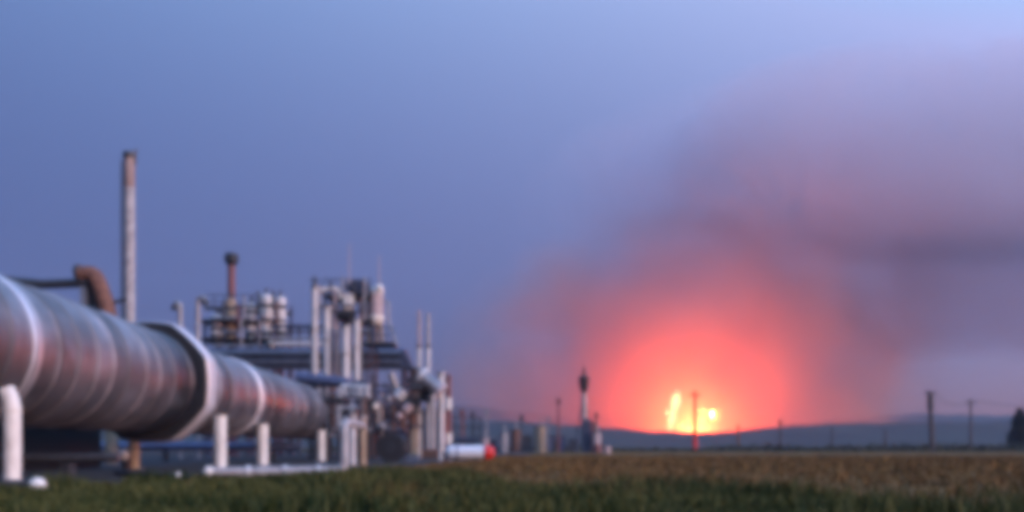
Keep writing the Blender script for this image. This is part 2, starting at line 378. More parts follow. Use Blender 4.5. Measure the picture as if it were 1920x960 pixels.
# low pipes with white ball caps
def low_pipe(pts, r, cap, capr, m, label, extra=None):
    b = Vector((pts[-1][0], pts[-1][1], 0)); t = thing('low_pipe', b, label, 'pipe')
    mb = MB(); mb.sweep(bend(pts, r*2.2), r, 16); mb.build('pipe', m, t)
    if cap is not None: MB().ball(cap, capr).build('ball_cap', 'white', t)
    L = (Vector(pts[1])-Vector(pts[0])); n = max(2, int(L.length/2.2))
    for k in range(n):
        p = Vector(pts[0])+L*((k+.5)/n)
        MB().box((p.x,p.y,max(.02,(p.z-r)/2)), (.2,.28,max(.04,p.z-r)), bev=.006).build('sleeper', 'darkgrey', t)
    return t
c = at(70, 911, 12.6); low_pipe([(c.x-6,12.75,c.z),(c.x,12.6,c.z)], .095, c, .125, 'darkgrey', 'dark low pipe ending in a large white ball cap at the lower left')
c = at(392, 885, 18.6); e = at(646, 882, 19.6); u = at(646, 792, 19.6)
t = low_pipe([(c.x,18.6,c.z),(e.x,19.6,e.z),(u.x,19.6,u.z),(u.x-.1,22.6,u.z)], .10, c, .13, 'dusty', 'pale pipe along the grass edge that elbows upward, white ball cap at its left end')
for k in (.28,.55,.8):
    p = Vector((c.x,18.6,c.z)).lerp(Vector((e.x,19.6,e.z)), k); d = (Vector((e.x,19.6,e.z))-Vector((c.x,18.6,c.z))).normalized()
    MB().cyl(p-d*.05, p+d*.05, .135).build('flange', 'offwhite', t)
c = at(333, 892, 17.6); low_pipe([(c.x-2.2,19.6,c.z),(c.x,17.6,c.z)], .06, c, .075, 'darkgrey', 'thin dark pipe with a small white ball cap by the rusty patch of grass')
c = at(232, 853, 25.5); low_pipe([(c.x-1.5,29.5,c.z),(c.x,25.5,c.z)], .10, c, .16, 'darkgrey', 'dark pipe under the big pipe with a white ball cap beside the pale post')
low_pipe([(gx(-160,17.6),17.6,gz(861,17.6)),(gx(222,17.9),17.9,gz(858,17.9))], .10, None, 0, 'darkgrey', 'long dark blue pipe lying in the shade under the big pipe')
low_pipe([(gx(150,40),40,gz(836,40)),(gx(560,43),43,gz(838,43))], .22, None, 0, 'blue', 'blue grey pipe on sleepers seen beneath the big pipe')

# black wall added on the pipe's far side to stand in for shade
def off(Y, d): p = pc(Y)+SIDE*d; return Vector((p.x, p.y, 0))
a, b = off(9,-3.6), off(29,-3.6); t = thing('shade_wall', (a+b)/2, 'low black wall added to make the shade behind the big pipe', 'wall')
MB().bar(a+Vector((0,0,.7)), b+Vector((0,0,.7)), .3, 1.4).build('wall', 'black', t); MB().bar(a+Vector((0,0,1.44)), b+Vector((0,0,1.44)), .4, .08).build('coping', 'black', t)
# overhead dark pipe with rusty elbow
Y = 34.; t = thing('overhead_pipe', (gx(158,Y),Y,0), 'dark overhead pipe with a thick rusty elbow dropping behind the big pipe', 'pipe')
MB().sweep([at(-260,518,Y), at(-10,524,Y), at(80,533,Y), at(168,530,Y)], m_(9,Y), 16).build('run', 'darkgrey', t)
mb = MB(); mb.sweep(bend([at(150,514,Y), at(176,512,Y), at(192,548,Y), at(205,592,Y), at(206,660,Y)], .7), m_(15,Y), 18); mb.build('elbow', 'rust', t)
MB().cyl(at(146,515,Y), at(152,514,Y), m_(19,Y)).build('flange', 'darkgrey', t)
MB().box(at(178,565,Y+.5), (m_(22,Y), .5, m_(60,Y)), bev=.03).build('box_housing', 'darkgrey', t)
MB().bar(at(158,532,Y), (gx(158,Y),Y,0), .22).build('support', 'grey', t)
MB().bar(at(-60,530,Y), (gx(-60,Y),Y,0), .22).build('support', 'grey', t)
MB().bar(at(206,568,Y), at(238,562,Y), .12).build('tie_bar', 'darkgrey', t)

# ------------------------------------------------------------------ stacks
Y = 44.; X = gx(243,Y); t = thing('vent_stack', (X,Y,0), 'tall slender white vent stack with a rusty top, tallest thing in the plant', 'stack')
r = m_(9.6,Y)
MB().cyl((X,Y,0), (X,Y,gz(352,Y)), r, n=24).build('shaft', 'dusty', t)
MB().cyl((X,Y,gz(352,Y)), (X,Y,gz(296,Y)), r*.99, n=24).build('rusty_top', mat('stained_top',(.42,.33,.30),.7,0,.5,2,.2,(1,1,.4),(.20,.11,.08)), t)
MB().lathe((X,Y,gz(298,Y)), [(r*.9,0),(r*1.25,.05),(r*1.25,.3),(r*.8,.36)], 24).build('rim', 'darkgrey', t)
MB().cyl((X+r*1.05,Y,gz(310,Y)), (X+r*1.25,Y,gz(279,Y)), .05).build('lightning_rod', 'darkgrey', t)
mb = MB()
for s in (-.14,.14): mb.bar((X-r-.10,Y+s,.3), (X-r-.10,Y+s,gz(300,Y)), .05)
for k in range(48): mb.bar((X-r-.10,Y-.14,.5+k*.3), (X-r-.10,Y+.14,.5+k*.3), .03)
mb.build('ladder', 'darkgrey', t)
Y = 68.; X = gx(434,Y); t = thing('flare_stack', (X,Y,0), 'red brown stack with a wide black tip behind the frame of white vessels', 'stack')
r = m_(7,Y)
MB().cyl((X,Y,0), (X,Y,gz(496,Y)), r, n=20).build('shaft', 'redbrown', t)
MB().lathe((X,Y,gz(498,Y)), [(r,0),(r*1.75,.25),(r*1.9,.7),(r*1.5,.95),(r*.9,1.0)], 20).build('tip', 'black', t)
for px, py, Y, l in ((338,566,50,'small hooded vent pipe above the collar of the big pipe'),(371,556,50,'hooded vent pipe right of the shorter one above the collar')):
    X = gx(px,Y); t = thing('vent_pipe', (X,Y,0), l, 'vent', 'hooded vent pipes')
    s = .35 if px > 350 else -.25
    MB().sweep(bend([(X,Y,0),(X,Y,gz(py+4,Y)),(X+s,Y,gz(py-1,Y)),(X+s*1.2,Y,gz(py+12,Y))], .2), m_(4,Y), 12).build('pipe', 'grey', t)
    MB().lathe((X+s*1.2,Y,gz(py+15,Y)), [(.22,0),(.24,.15),(.14,.34)], 14).build('hood', 'darkgrey', t)

# ------------------------------------------------------------------ vessels in a steel frame
def vessel(px, py0, py1, wpx, Y, label, m='offwhite', zbase=None, group='upright vessels in the steel frame', bandm='darkgrey'):
    X = gx(px,Y); r = m_(wpx/2,Y); z1 = gz(py0,Y); z0 = gz(py1,Y)
    t = thing('upright_vessel', (X,Y,0 if zbase is None else zbase), label, 'vessel', group)
    sh = MB().cyl((X,Y,z0), (X,Y,z1-r*.5), r, n=24).build('shell', m, t)
    hd = MB().lathe((X,Y,z1-r*.5), [(r,0),(r*.92,r*.22),(r*.65,r*.42),(r*.25,r*.5)], 24).build('head', m, t)
    MB().cyl((X,Y,z1-.05), (X,Y,z1+.45), r*.22, n=12).build('nozzle', 'darkgrey', hd)
    for f in (.10,.42,.74): MB().cyl((X,Y,z0+(z1-z0)*f-.12), (X,Y,z0+(z1-z0)*f+.12), r*1.06, n=24).build('hoop', bandm, sh)
    MB().cyl((X,Y,z0-.55), (X,Y,z0), r*.8, n=20).build('skirt', 'darkgrey', t)
    return t
Y = 66.
vessel(407, 590, 636, 24, Y-2.2, 'short white vessel at the left end of the steel frame', 'offwhite')
vessel(433, 560, 636, 20, Y-2.0, 'slim tan vessel beside the red brown stack', 'tan')
vessel(471, 568, 636, 20, Y-2.2, 'pale grey vessel in the middle of the steel frame', 'offwhite')
vessel(499, 552, 636, 26, Y-2.3, 'widest white vessel in the steel frame', 'offwhite')
vessel(526, 556, 636, 20, Y-2.2, 'white vessel at the right end of the steel frame', 'offwhite')
vessel(507, 640, 662, 17, Y-4.0, 'small white drum hanging below the right half of the steel frame', 'white')
t = thing('steel_frame', (gx(468,Y),Y,0), 'dark three-level steel frame around the white vessels', 'frame')
X0, X1 = gx(396,Y), gx(538,Y)
for Yq in (Y-1.3, Y+1.4):
    for k in range(6):
        x = X0+(X1-X0)*k/5; MB().bar((x,Yq,0), (x,Yq,gz(575 if k else 600,Yq)), .16).build('column', 'navy', t)
    for py in (583,607,640): MB().bar((X0,Yq,gz(py,Y)), (X1,Yq,gz(py,Y)), .18, .26).build('beam', 'darkgrey', t)
for py in (607,640): MB().box(((X0+X1)/2,Y-.9,gz(py,Y)-.16), (X1-X0+.2,4.2,.06)).build('deck', 'darkgrey', t)
mb = MB()
for dz in (.5,1.0): mb.bar((X0,Y-1.35,gz(583,Y)+dz), (X1,Y-1.35,gz(583,Y)+dz), .06)
for k in range(9): x = X0+(X1-X0)*k/8; mb.bar((x,Y-1.35,gz(583,Y)), (x,Y-1.35,gz(583,Y)+1.0), .06)
mb.build('railing', 'darkgrey', t)
MB().box((gx(449,Y),Y-1.5,gz(616,Y)), (.75,.4,.9), bev=.03).build('control_box', 'redbrown', t)
for a, b in ((400,440),(510,480)): MB().bar((gx(a,Y),Y-1.3,gz(607,Y)), (gx(b,Y),Y-1.3,gz(640,Y)), .1).build('brace', 'navy', t)

for px, p0, p1, m in ((418,566,600,'darkgrey'),(447,572,606,'redbrown'),(458,556,600,'grey'),(484,546,590,'darkgrey'),(512,544,580,'darkgrey'),(519,566,640,'rust'),(452,600,650,'grey'),(486,600,655,'dulled')):
    MB().cyl(at(px,p1,Y-3.6), at(px,p0,Y-3.6), m_(2.2,Y), n=10).build('small_pipe', m, t)
for py, a, b, m in ((596,400,470,'grey'),(622,410,540,'dulled'),(574,440,536,'darkgrey'),(648,400,540,'grey')): MB().cyl(at(a,py,Y-3.5), at(b,py,Y-3.5), m_(2.4,Y), n=10).build('small_pipe', m, t)
# covered pipe bridge
Y = 60.; za, zb = gz(691,Y), gz(656,Y); x0, x1 = gx(378,Y), gx(776,Y)
t = thing('pipe_bridge', (gx(575,Y),Y,0), 'long dark blue covered pipe bridge crossing behind the white risers', 'bridge')
mb = MB(); prof = [(-1.0,za),(-1.0,zb-.25),(-.7,zb),(.7,zb),(1.0,zb-.25),(1.0,za)]
A = [mb.bm.verts.new((x0,Y+a,b)) for a,b in prof]; B = [mb.bm.verts.new((x1-(.5 if b > zb-.3 else 0),Y+a,b)) for a,b in prof]
for k in range(6): mb.bm.faces.new((A[k],A[(k+1)%6],B[(k+1)%6],B[k]))
mb.bm.faces.new(A[::-1]); mb.bm.faces.new(B)
for k in range(15): x = x0+.5+(x1-x0-1.2)*k/14; mb.box((x,Y-1.02,(za+zb)/2-.1), (.07,.05,zb-za-.35))
mb.build('casing', 'navy', t)
for px in (400,520,640,758):
    for d in (-.8,.8): MB().bar((gx(px,Y),Y+d,0), (gx(px,Y),Y+d,za), .24).build('leg', 'navy', t)
for z, r, m in ((zb-.3,.06,'grey'),(za+.35,.08,'dulled'),(za+.8,.05,'darkgrey')): MB().cyl((x0+.3,Y-1.16,z), (x1-.8,Y-1.16,z), r, n=10).build('side_pipe', m, t)
mb = MB(); mb.bar((x0,Y-1.05,za-.06), (x1,Y-1.05,za-.06), .1, .14); mb.build('sill_beam', 'darkgrey', t)
Y = 62.
t = thing('pipe_rack', (gx(560,Y),Y,0), 'two pale pipes on a dark rack above the left half of the blue bridge', 'pipe rack')
for py, m, r in ((645,'offwhite',.17),(634,'grey',.10),(612,'navy',.14),(622,'darkgrey',.08)):
    MB().cyl(at(505,py,Y), at(612,py,Y), r).build('pipe', m, t)
for px in (540,560,580): MB().bar((gx(px,Y),Y+.2,0), (gx(px,Y),Y+.2,gz(606,Y)), .14).build('post', 'navy', t)

# ------------------------------------------------------------------ white risers and their platform
def riser(px, py0, py1, wpx, Y, label, m='offwhite', elbow=0, top='flange'):
    X = gx(px,Y); r = m_(wpx/2,Y); z0, z1 = gz(py1,Y), gz(py0,Y)
    t = thing('riser_pipe', (X,Y,0), label, 'pipe', 'white risers in front of the blue bridge')
    pts = [(X,Y,z1),(X,Y,z0)]
    if elbow: pts += [(X+elbow,Y-.2,z0-.25)]; 
    MB().sweep(bend(pts, .35), r, 18).build('pipe', m, t)
    for z in (z1-.03, z1-(z1-z0)*.45): MB().cyl((X,Y,z-.05), (X,Y,z+.06), r*1.35, n=18).build('flange', 'grey', t)
    if top == 'valve':
        bo = MB().cyl((X,Y,z1), (X,Y,z1+.35), r*.9, r*.5).build('bonnet', 'darkgrey', t)
        MB().torus((X,Y,z1+.45), (0,0,1), r*1.4, .03).build('handwheel', 'darkgrey', bo)
        MB().cyl((X,Y,z1+.3), (X,Y,z1+.75), r*.2).build('stem', 'darkgrey', bo)
    return t
Y = 48.
riser(590, 540, 712, 12, Y, 'leftmost and tallest white riser with a dark valve on top', top='valve')
riser(613, 577, 712, 14, Y, 'second white riser from the left, flat flange on top')
riser(632, 560, 712, 9, Y+.6, 'thin pale green grey riser between two thicker ones', 'grey')
riser(648, 612, 728, 15, Y-.4, 'thick white riser with an elbow at its foot', elbow=.35)
riser(669, 600, 712, 12, Y, 'white riser farthest right beside the bridge')
t = thing('service_platform', (gx(648,Y),Y,0), 'dark service platform crowning the white risers', 'platform')
for px in (606,640,676,694):
    for d in (.5,2.2): MB().bar((gx(px,Y),Y+d,0), (gx(px,Y),Y+d,gz(545,Y)), .13).build('column', 'darkgrey', t)
for py, a, b in ((552,604,694),(598,634,694),(642,676,736)): MB().box((gx((a+b)/2,Y),Y+1.3,gz(py,Y)), (m_(b-a,Y),2.2,.10)).build('deck', 'darkgrey', t)
for py, a, b in ((552,604,694),(642,676,736)):
    mb = MB()
    for dz in (.45,.9): mb.bar((gx(a,Y),Y+.22,gz(py,Y)+dz), (gx(b,Y),Y+.22,gz(py,Y)+dz), .05)
    n = int((b-a)/11)
    for k in range(n+1): x = gx(a+(b-a)*k/n,Y); mb.bar((x,Y+.22,gz(py,Y)), (x,Y+.22,gz(py,Y)+.9), .05)
    mb.build('railing', 'navy', t)
for a, b in (((606,600),(640,552)),((640,600),(676,552)),((676,640),(694,600))): MB().bar(at(*a,Y+.5), at(*b,Y+.5), .09).build('brace', 'navy', t)
MB().sweep(bend([at(600,545,Y+.2), at(616,541,Y+.2), at(634,541,Y+.2), at(640,560,Y+.2)], .3), .12).build('crossover_pipe', 'white', t)
MB().box(at(672,540,Y+1), (.8,.8,.75), bev=.05).build('cabinet', 'navy', t)
MB().ball(at(655,535,Y+1), .32, (1,1,1.3)).build('actuator', 'pink', t)
MB().box(at(654,567,Y+.3), (.55,.5,.9), bev=.06).build('valve_body', 'white', t)
MB().box(at(650,590,Y+.1), (1.0,.5,.4), bev=.06).build('gearbox', 'black', t)
for px, p0, p1, m in ((600,535,600,'grey'),(621,528,560,'darkgrey'),(628,545,700,'pink'),(641,520,552,'grey'),(657,596,700,'dulled'),(664,528,552,'darkgrey'),(676,560,640,'rust'),(683,520,600,'grey'),(690,528,552,'darkgrey')):
    MB().cyl(at(px,p1,Y+.1), at(px,p0,Y+.1), m_(2.3,Y), n=10).build('small_pipe', m, t)
for py, a, b, m in ((572,600,690,'dulled'),(584,610,684,'darkgrey'),(620,640,694,'grey')): MB().cyl(at(a,py,Y), at(b,py,Y), m_(2.4,Y), n=10).build('small_pipe', m, t)
# column with pink shell
X = gx(701,Y); t = thing('process_column', (X,Y+.8,0), 'faded pink column with a white lower head on tan legs, right of the risers', 'vessel')
r = m_(14,Y); Yq = Y+.8
MB().cyl((X,Yq,gz(590,Y)), (X,Yq,gz(548,Y)), r, n=24).build('shell', 'pink', t)
MB().lathe((X,Yq,gz(608,Y)), [(r*.35,0),(r*.85,.16),(r*1.08,.42),(r*1.08,.56),(r,.6)], 24).build('lower_head', 'white', t)
MB().lathe((X,Yq,gz(548,Y)), [(r*1.06,0),(r*1.06,.2),(r*.9,.35),(r*.5,.5)], 24).build('upper_head', 'offwhite', t)
MB().ball((X+.22,Yq-.3,gz(538,Y)), .24).build('valve_ball', 'white', t)
for dx, dy in ((-.28,-.2),(.28,-.2),(0,.3)): MB().bar((X+dx,Yq+dy,gz(604,Y)), (X+dx*1.4,Yq+dy*1.4,gz(640,Y)), .16).build('leg', 'tan', t)
MB().sweep(bend([(X+r,Yq,gz(560,Y)),(X+r+.3,Yq,gz(560,Y)),(X+r+.3,Yq,gz(600,Y)),(X+r+.75,Yq,gz(642,Y))], .2), .06).build('down_pipe', 'grey', t)
for px, p0, p1, l in ((655,456,545,'hair-thin antenna mast above the risers'),(711,478,545,'hair-thin antenna mast on the pink column')):
    p = at(px,p1,Y+1); t = thing('antenna', p, l, 'antenna', 'antenna masts')
    MB().cyl(p, at(px,p0,Y+1), .045, .025, 8).build('mast', 'pink', t); MB().cyl(p, p+Vector((0,0,.5)), .08).build('socket', 'grey', t)
# riser deck and manifold
Y = 46.
t = thing('manifold', (gx(640,Y),Y,0), 'blue grey manifold skid with white headers under the risers', 'manifold')
MB().cyl(at(556,706,Y), at(655,718,Y), .26).build('header', 'blue', t)
MB().box(at(628,722,Y+.9), (m_(130,Y),1.6,.3), bev=.03).build('deck', 'navy', t)
MB().cyl(at(640,724,Y-.7), at(694,726,Y-.7), .13).build('header', 'offwhite', t)
MB().cyl(at(640,740,Y-.7), at(694,742,Y-.7), .16).build('header', 'offwhite', t)
for px in (646,660,674,688): MB().box(at(px,733,Y-.8), (.24,.3,.55), bev=.04).build('valve', 'offwhite' if px!=660 else 'grey', t)
for px in (580,634,668,690):
    for d in (.3,1.5): MB().bar((gx(px,Y),Y+d,0), (gx(px,Y),Y+d,gz(722,Y)), .15).build('leg', 'darkgrey', t)
MB().box(at(652,790,Y), (1.1,.6,1.6), bev=.05).build('pump_box', 'darkgrey', t)
MB().ball(at(652,784,Y-.8), .28).build('valve_ball', 'pink', t)
MB().cyl(at(600,735,Y+.3), at(640,748,Y+.3), .2).build('branch', 'dulled', t)
rnd = random.Random(5)
for k in range(16):
    px = rnd.uniform(598,696); d = -.6-rnd.random()*.9; MB().cyl(at(px,rnd.uniform(738,780),Y+d), at(px+rnd.uniform(-2,2),rnd.uniform(800,866),Y+d), rnd.uniform(.035,.09), n=10).build('drop_pipe', rnd.choice(('grey','dulled','darkgrey','rust','offwhite')), t)
for py in (752,764,775,792,806): a = rnd.uniform(600,630); MB().cyl(at(a,py,Y-1), at(a+rnd.uniform(40,80),py+rnd.uniform(-2,2),Y-1), rnd.uniform(.04,.09), n=10).build('cross_pipe', rnd.choice(('grey','dulled','darkgrey','offwhite')), t)
def stand(name, px, py0, py1, wpx, Y, m, label, cat, group=None, parts=()):
    X = gx(px,Y); r = m_(wpx/2,Y); t = thing(name, (X,Y,0), label, cat, group)
    MB().cyl((X,Y,max(0,gz(py1,Y))), (X,Y,gz(py0,Y)), r, n=16).build('shaft', m, t)
    MB().cyl((X,Y,gz(py0,Y)-.06), (X,Y,gz(py0,Y)+.04), r*1.45, n=16).build('flange', 'grey', t)
    MB().box((X,Y,.03), (r*3.4,r*3.4,.06), bev=.01).build('foot', 'rust' if m=='tan' else 'concrete', t)
    return t
stand('standpipe', 661, 778, 900, 12, 30, 'offwhite', 'white standpipe just right of the elbowed pipe', 'standpipe')
stand('standpipe', 680, 782, 900, 13, 31, 'tan', 'tan standpipe with a rusty foot at the corner of the yard', 'standpipe')
# tangle of small pipework round the manifold and behind the wellhead
rnd = random.Random(21)
Y = 50.; t = thing('pipe_lattice', (gx(735,Y),Y,0), 'dense dark lattice of thin pipes between the manifold and the wellhead', 'pipework')
for px in (700,722,744,764): MB().bar((gx(px,Y),Y,0), (gx(px,Y),Y,gz(rnd.uniform(696,726),Y)), .11).build('post', 'darkgrey', t)
for py, m, r in ((722,'darkgrey',.07),(735,'blue',.10),(748,'grey',.06),(764,'navy',.13),(778,'darkgrey',.09),(792,'grey',.07),(808,'navy',.12)):
    MB().cyl(at(688+rnd.uniform(-8,4),py,Y-.3), at(768+rnd.uniform(-8,6),py+rnd.uniform(-3,3),Y-.3), r).build('pipe', m, t)
for px in (694,709,716,731,738,752,758): MB().cyl(at(px,rnd.uniform(715,760),Y-.5), at(px,rnd.uniform(800,840),Y-.5), rnd.uniform(.04,.10)).build('drop_pipe', rnd.choice(('grey','darkgrey','offwhite','dulled','rust')), t)
for px, py, m in ((703,762,'white'),(728,748,'dulled'),(748,780,'pink'),(717,800,'grey')): MB().ball(at(px,py,Y-.7), .2).build('valve', m, t)
Y = 44.8; t = thing('valve_rack', (gx(612,Y),Y,0), 'low rack of grey and rusty valves under the leftmost risers', 'pipework')
for px, m in ((598,'grey'),(612,'dulled'),(624,'rust'),(636,'offwhite')):
    MB().cyl(at(px,726,Y), at(px,800,Y), .09).build('pipe', m, t); MB().box(at(px,752,Y-.1), (.3,.3,.35), bev=.05).build('valve', 'darkgrey', t)
    MB().torus(at(px,744,Y-.35), (0,1,.2), .16, .025).build('handwheel', 'darkgrey', t)
MB().bar(at(592,770,Y), at(642,772,Y), .14).build('header', 'dulled', t)
Y = 58.; t = thing('yard_frame', (gx(868,Y),Y,0), 'thin dark pipe frame behind the white tank', 'frame')
for px, py in ((852,776),(870,768),(888,772),(900,784)): MB().bar((gx(px,Y),Y,0), (gx(px,Y),Y,gz(py,Y)), .10).build('post', 'redbrown' if px==870 else 'darkgrey', t)
for py in (782,800,818): MB().bar(at(848,py,Y), at(904,py+2,Y), .09).build('rail', 'darkgrey', t)
MB().cyl(at(850,824,Y-.4), at(898,826,Y-.4), .17).build('pipe', 'navy', t)
# low shed behind
Y = 64.; t = thing('low_shed', (gx(748,Y),Y,0), 'low dark blue grey shed behind the valve stands', 'shed')
mb = MB(); mb.box((gx(745,Y),Y+2,gz(772,Y)/2), (m_(175,Y),4,gz(772,Y)), bev=.02)
for k in range(16): mb.box((gx(660+k*11,Y),Y-.02,gz(805,Y)), (.05,.05,2.2))
mb.build('wall', 'navy', t)
MB().box((gx(745,Y),Y+2,gz(771,Y)+.06), (m_(182,Y),4.4,.14), bev=.02).build('roof', 'blue', t)
MB().box((gx(705,Y),Y-.03,1.0), (.9,.06,2.0), bev=.01).build('door', 'darkgrey', t)
MB().cyl(at(672,800,Y-1), at(760,806,Y-1), .14).build('drain_pipe', 'grey', t)

# ------------------------------------------------------------------ valve stands right of the manifold
Y = 41.
X = gx(776,Y); t = thing('wellhead', (X,Y,0), 'rusty wellhead with stacked valves on a tan pillar', 'wellhead')
MB().cyl((X,Y,.06), (X,Y,gz(800,Y)), m_(9,Y), n=18).build('pillar', 'tan', t)
MB().cyl((X,Y,gz(800,Y)), (X,Y,gz(690,Y)), m_(10,Y), m_(8,Y), n=18).build('spool', 'rust', t)
MB().cyl((X,Y,0), (X,Y,.3), m_(15,Y), n=18).build('foot', 'pink', t)
for py, wd in ((800,15),(772,17),(742,15),(712,16),(692,13)): MB().cyl((X,Y,gz(py,Y)-.07), (X,Y,gz(py,Y)+.07), m_(wd,Y), n=18).build('flange', 'darkgrey', t)
v1 = MB().box((X-.05,Y-.1,gz(757,Y)), (.75,.6,.5), bev=.08).build('valve', 'black', t)
v2 = MB().box((X+.15,Y-.1,gz(725,Y)), (.7,.6,.45), bev=.08).build('valve', 'darkgrey', t)
MB().torus((X-.55,Y-.35,gz(757,Y)), (0,1,.1), .33, .035).build('handwheel', 'black', v1)
MB().torus((X+.6,Y-.35,gz(738,Y)), (0,1,.1), .26, .035).build('handwheel', 'black', v2)
MB().sweep(bend([(X-.2,Y,gz(757,Y)),at(752,757,Y),at(745,735,Y),at(733,700,Y)], .4), m_(7,Y)).build('wing_pipe', 'dulled', t)
MB().cyl(at(757,732,Y-.3), at(745,745,Y-.3), m_(11,Y)).build('choke', 'offwhite', t)
MB().cyl(at(770,758,Y-.4), at(760,770,Y-.4), m_(9,Y)).build('choke', 'pink', t)
MB().cyl(at(783,700,Y), at(826,736,Y), m_(15,Y)).build('inclined_pipe', 'dulled', t)
MB().cyl(at(788,704,Y), at(793,708,Y), m_(18,Y)).build('flange', 'offwhite', t)
MB().cyl(at(822,732,Y), at(827,737,Y), m_(19,Y)).build('flange', 'pink', t)
MB().box(at(802,742,Y+.3), (.7,.5,.6), bev=.08).build('actuator', 'black', t)
for px, p0, p1, m, l in ((786,583,700,'pink','pale slender pole beside the rusty wellhead'),(803,588,716,'grey','darker slender pole right of the pale one, grey at its top')):
    X = gx(px,Y+.8); t = thing('slender_pole', (X,Y+.8,0), l, 'pole', 'slender poles over the wellhead')
    MB().cyl((X,Y+.8,0), (X,Y+.8,gz(650,Y+.8)), m_(4,Y), m_(4,Y), 12).build('lower_tube', 'offwhite', t)
    MB().cyl((X,Y+.8,gz(650,Y+.8)), (X,Y+.8,gz(p0,Y+.8)), m_(3.4,Y), m_(3,Y), 12).build('upper_tube', m, t)
    MB().cyl((X,Y+.8,gz(652,Y+.8)), (X,Y+.8,gz(648,Y+.8)), m_(5.2,Y), n=12).build('joint', 'darkgrey', t)
stand('standpipe', 811, 742, 900, 10, 40.5, 'grey', 'grey standpipe under the inclined pipe', 'standpipe')
stand('standpipe', 827, 700, 900, 12, 41.6, 'offwhite', 'taller pale standpipe beside the banded red and white pole', 'standpipe')
Y = 42.5; X = gx(841,Y); r = m_(5.5,Y); t = thing('striped_pole', (X,Y,0), 'pole banded dark red and white at the edge of the plant', 'pole')
zs = [0,gz(832,Y),gz(812,Y),gz(768,Y),gz(746,Y),gz(706,Y)]
for k in range(5): MB().cyl((X,Y,zs[k]), (X,Y,zs[k+1]), r, n=14).build('band', ('redbrown','white','redbrown','white','redbrown')[k] if k else 'concrete', t)
MB().lathe((X,Y,gz(706,Y)), [(r,0),(r*.8,.08),(r*.2,.16)], 14).build('cap', 'redbrown', t)
Y = 38.; c = at(734,847,Y); t = thing('cable_drum', (c.x,Y,0), 'black cable drum standing on its rim beside the wellhead', 'drum')
rr = m_(27,Y); c.z = rr+.02
for d in (-.32,.32): MB().lathe(c+Vector((0,d-.04,0)), [(rr*.96,0),(rr,.02),(rr,.06),(rr*.96,.08)], 32, (0,1,0)).build('rim', 'black', t)
MB().cyl(c+Vector((0,-.3,0)), c+Vector((0,.3,0)), rr*.62, n=28).build('core', 'black', t)
MB().torus(c+Vector((0,-.37,0)), (0,1,0), rr*.24, .03).build('hub', 'darkgrey', t)
t = thing('valve_pit_box', (gx(806,40.2),40.2,0), 'small rust-red box at the foot of the standpipes', 'box')
MB().box((gx(806,40.2),40.2,.33), (.75,.5,.42), bev=.02).build('body', 'rust', t); MB().box((gx(806,40.2),40.2,.06), (.85,.6,.12), bev=.01).build('plinth', 'concrete', t)
MB().box((gx(806,40.2),40.2,.56), (.8,.55,.04), bev=.008).build('lid', 'redbrown', t)
# white barrel with red end
Y = 39.; a, b = at(842,849,Y), at(908,850,Y); t = thing('horizontal_tank', ((a.x+b.x)/2,Y,0), 'white horizontal tank with a bright red domed end lying at the edge of the grass', 'tank')
r = m_(13,Y); a.z = b.z = r+.13
MB().lathe(a, [(r*.3,-.16),(r*.75,-.1),(r*.97,0),(r,.03),(r,.6),(r,1.2),(r,(b-a).length)], 28, (1,0,0)).build('shell', mat('gloss_white',(.82,.83,.85),.3,0,.1,3), t)
MB().lathe(b, [(r*1.02,0),(r*1.05,.02),(r*1.05,.14),(r*.98,.26),(r*.75,.40),(r*.35,.47)], 28, (1,0,0)).build('end_dome', 'red', t)
MB().cyl(a+Vector((.35,0,0)), a+Vector((.42,0,0)), r*1.02, n=28).build('strap', 'blue', t)
for dx in (.3,1.25): MB().box((a.x+dx,Y,.09), (.16,.55,.18), bev=.01).build('saddle', 'darkgrey', t)
MB().box((a.x-.18,Y+.1,.25), (.22,.4,.5), bev=.03).build('motor', 'navy', t)

# ------------------------------------------------------------------ distant part of the plant
def blk(name, px, pyt, wpx, Y, m, label, cat, roof='darkgrey'):
    X = gx(px,Y); wd = m_(wpx,Y); h = gz(pyt,Y); t = thing(name, (X,Y,0), label, cat)
    MB().box((X,Y,h/2), (wd,wd*.8,h), bev=.03).build('wall', m, t)
    MB().box((X,Y,h+.07), (wd*1.12,wd*.95,.16), bev=.02).build('roof', roof, t)
    MB().box((X-wd*.12,Y-wd*.4-.02,min(1.0,h*.4)), (min(.9,wd*.3),.06,min(2.0,h*.8)), bev=.005).build('door', 'darkgrey', t)
    return t
def tank(px, pyt, wpx, Y, m, label):
    X = gx(px,Y); r = m_(wpx/2,Y); h = gz(pyt,Y); t = thing('storage_tank', (X,Y,0), label, 'tank', 'far tanks of the plant')
    MB().cyl((X,Y,0), (X,Y,h), r, n=24).build('shell', m, t)
    rf = MB().lathe((X,Y,h), [(r*1.03,0),(r*1.03,.08),(r*.3,r*.35)], 24).build('roof', 'darkgrey', t)
    MB().cyl((X+r*.2,Y,h+r*.2), (X+r*.2,Y,h+r*.2+1.0), .12, n=8).build('vent', 'grey', rf)
Y = 110.
tank(909, 822, 16, Y, 'pink', 'faded pink tank behind the red end of the white tank')
tank(944, 812, 16, Y, 'grey', 'pale grey tank right of the faded pink one')
tank(966, 806, 18, Y+6, 'rust', 'rusty tank left of the tall brown one')
tank(1012, 800, 22, Y, 'tan', 'tall brown tank in the middle of the far plant')
tank(1118, 812, 16, Y-6, 'pink', 'pinkish tank at the foot of the far tower')
blk('pump_house', 925, 826, 16, Y+10, 'navy', 'dark blue hut between the pink and grey tanks', 'hut')
blk('pump_house', 988, 818, 22, Y+8, 'darkgrey', 'dark flat-roofed hut between the two brown tanks', 'hut')
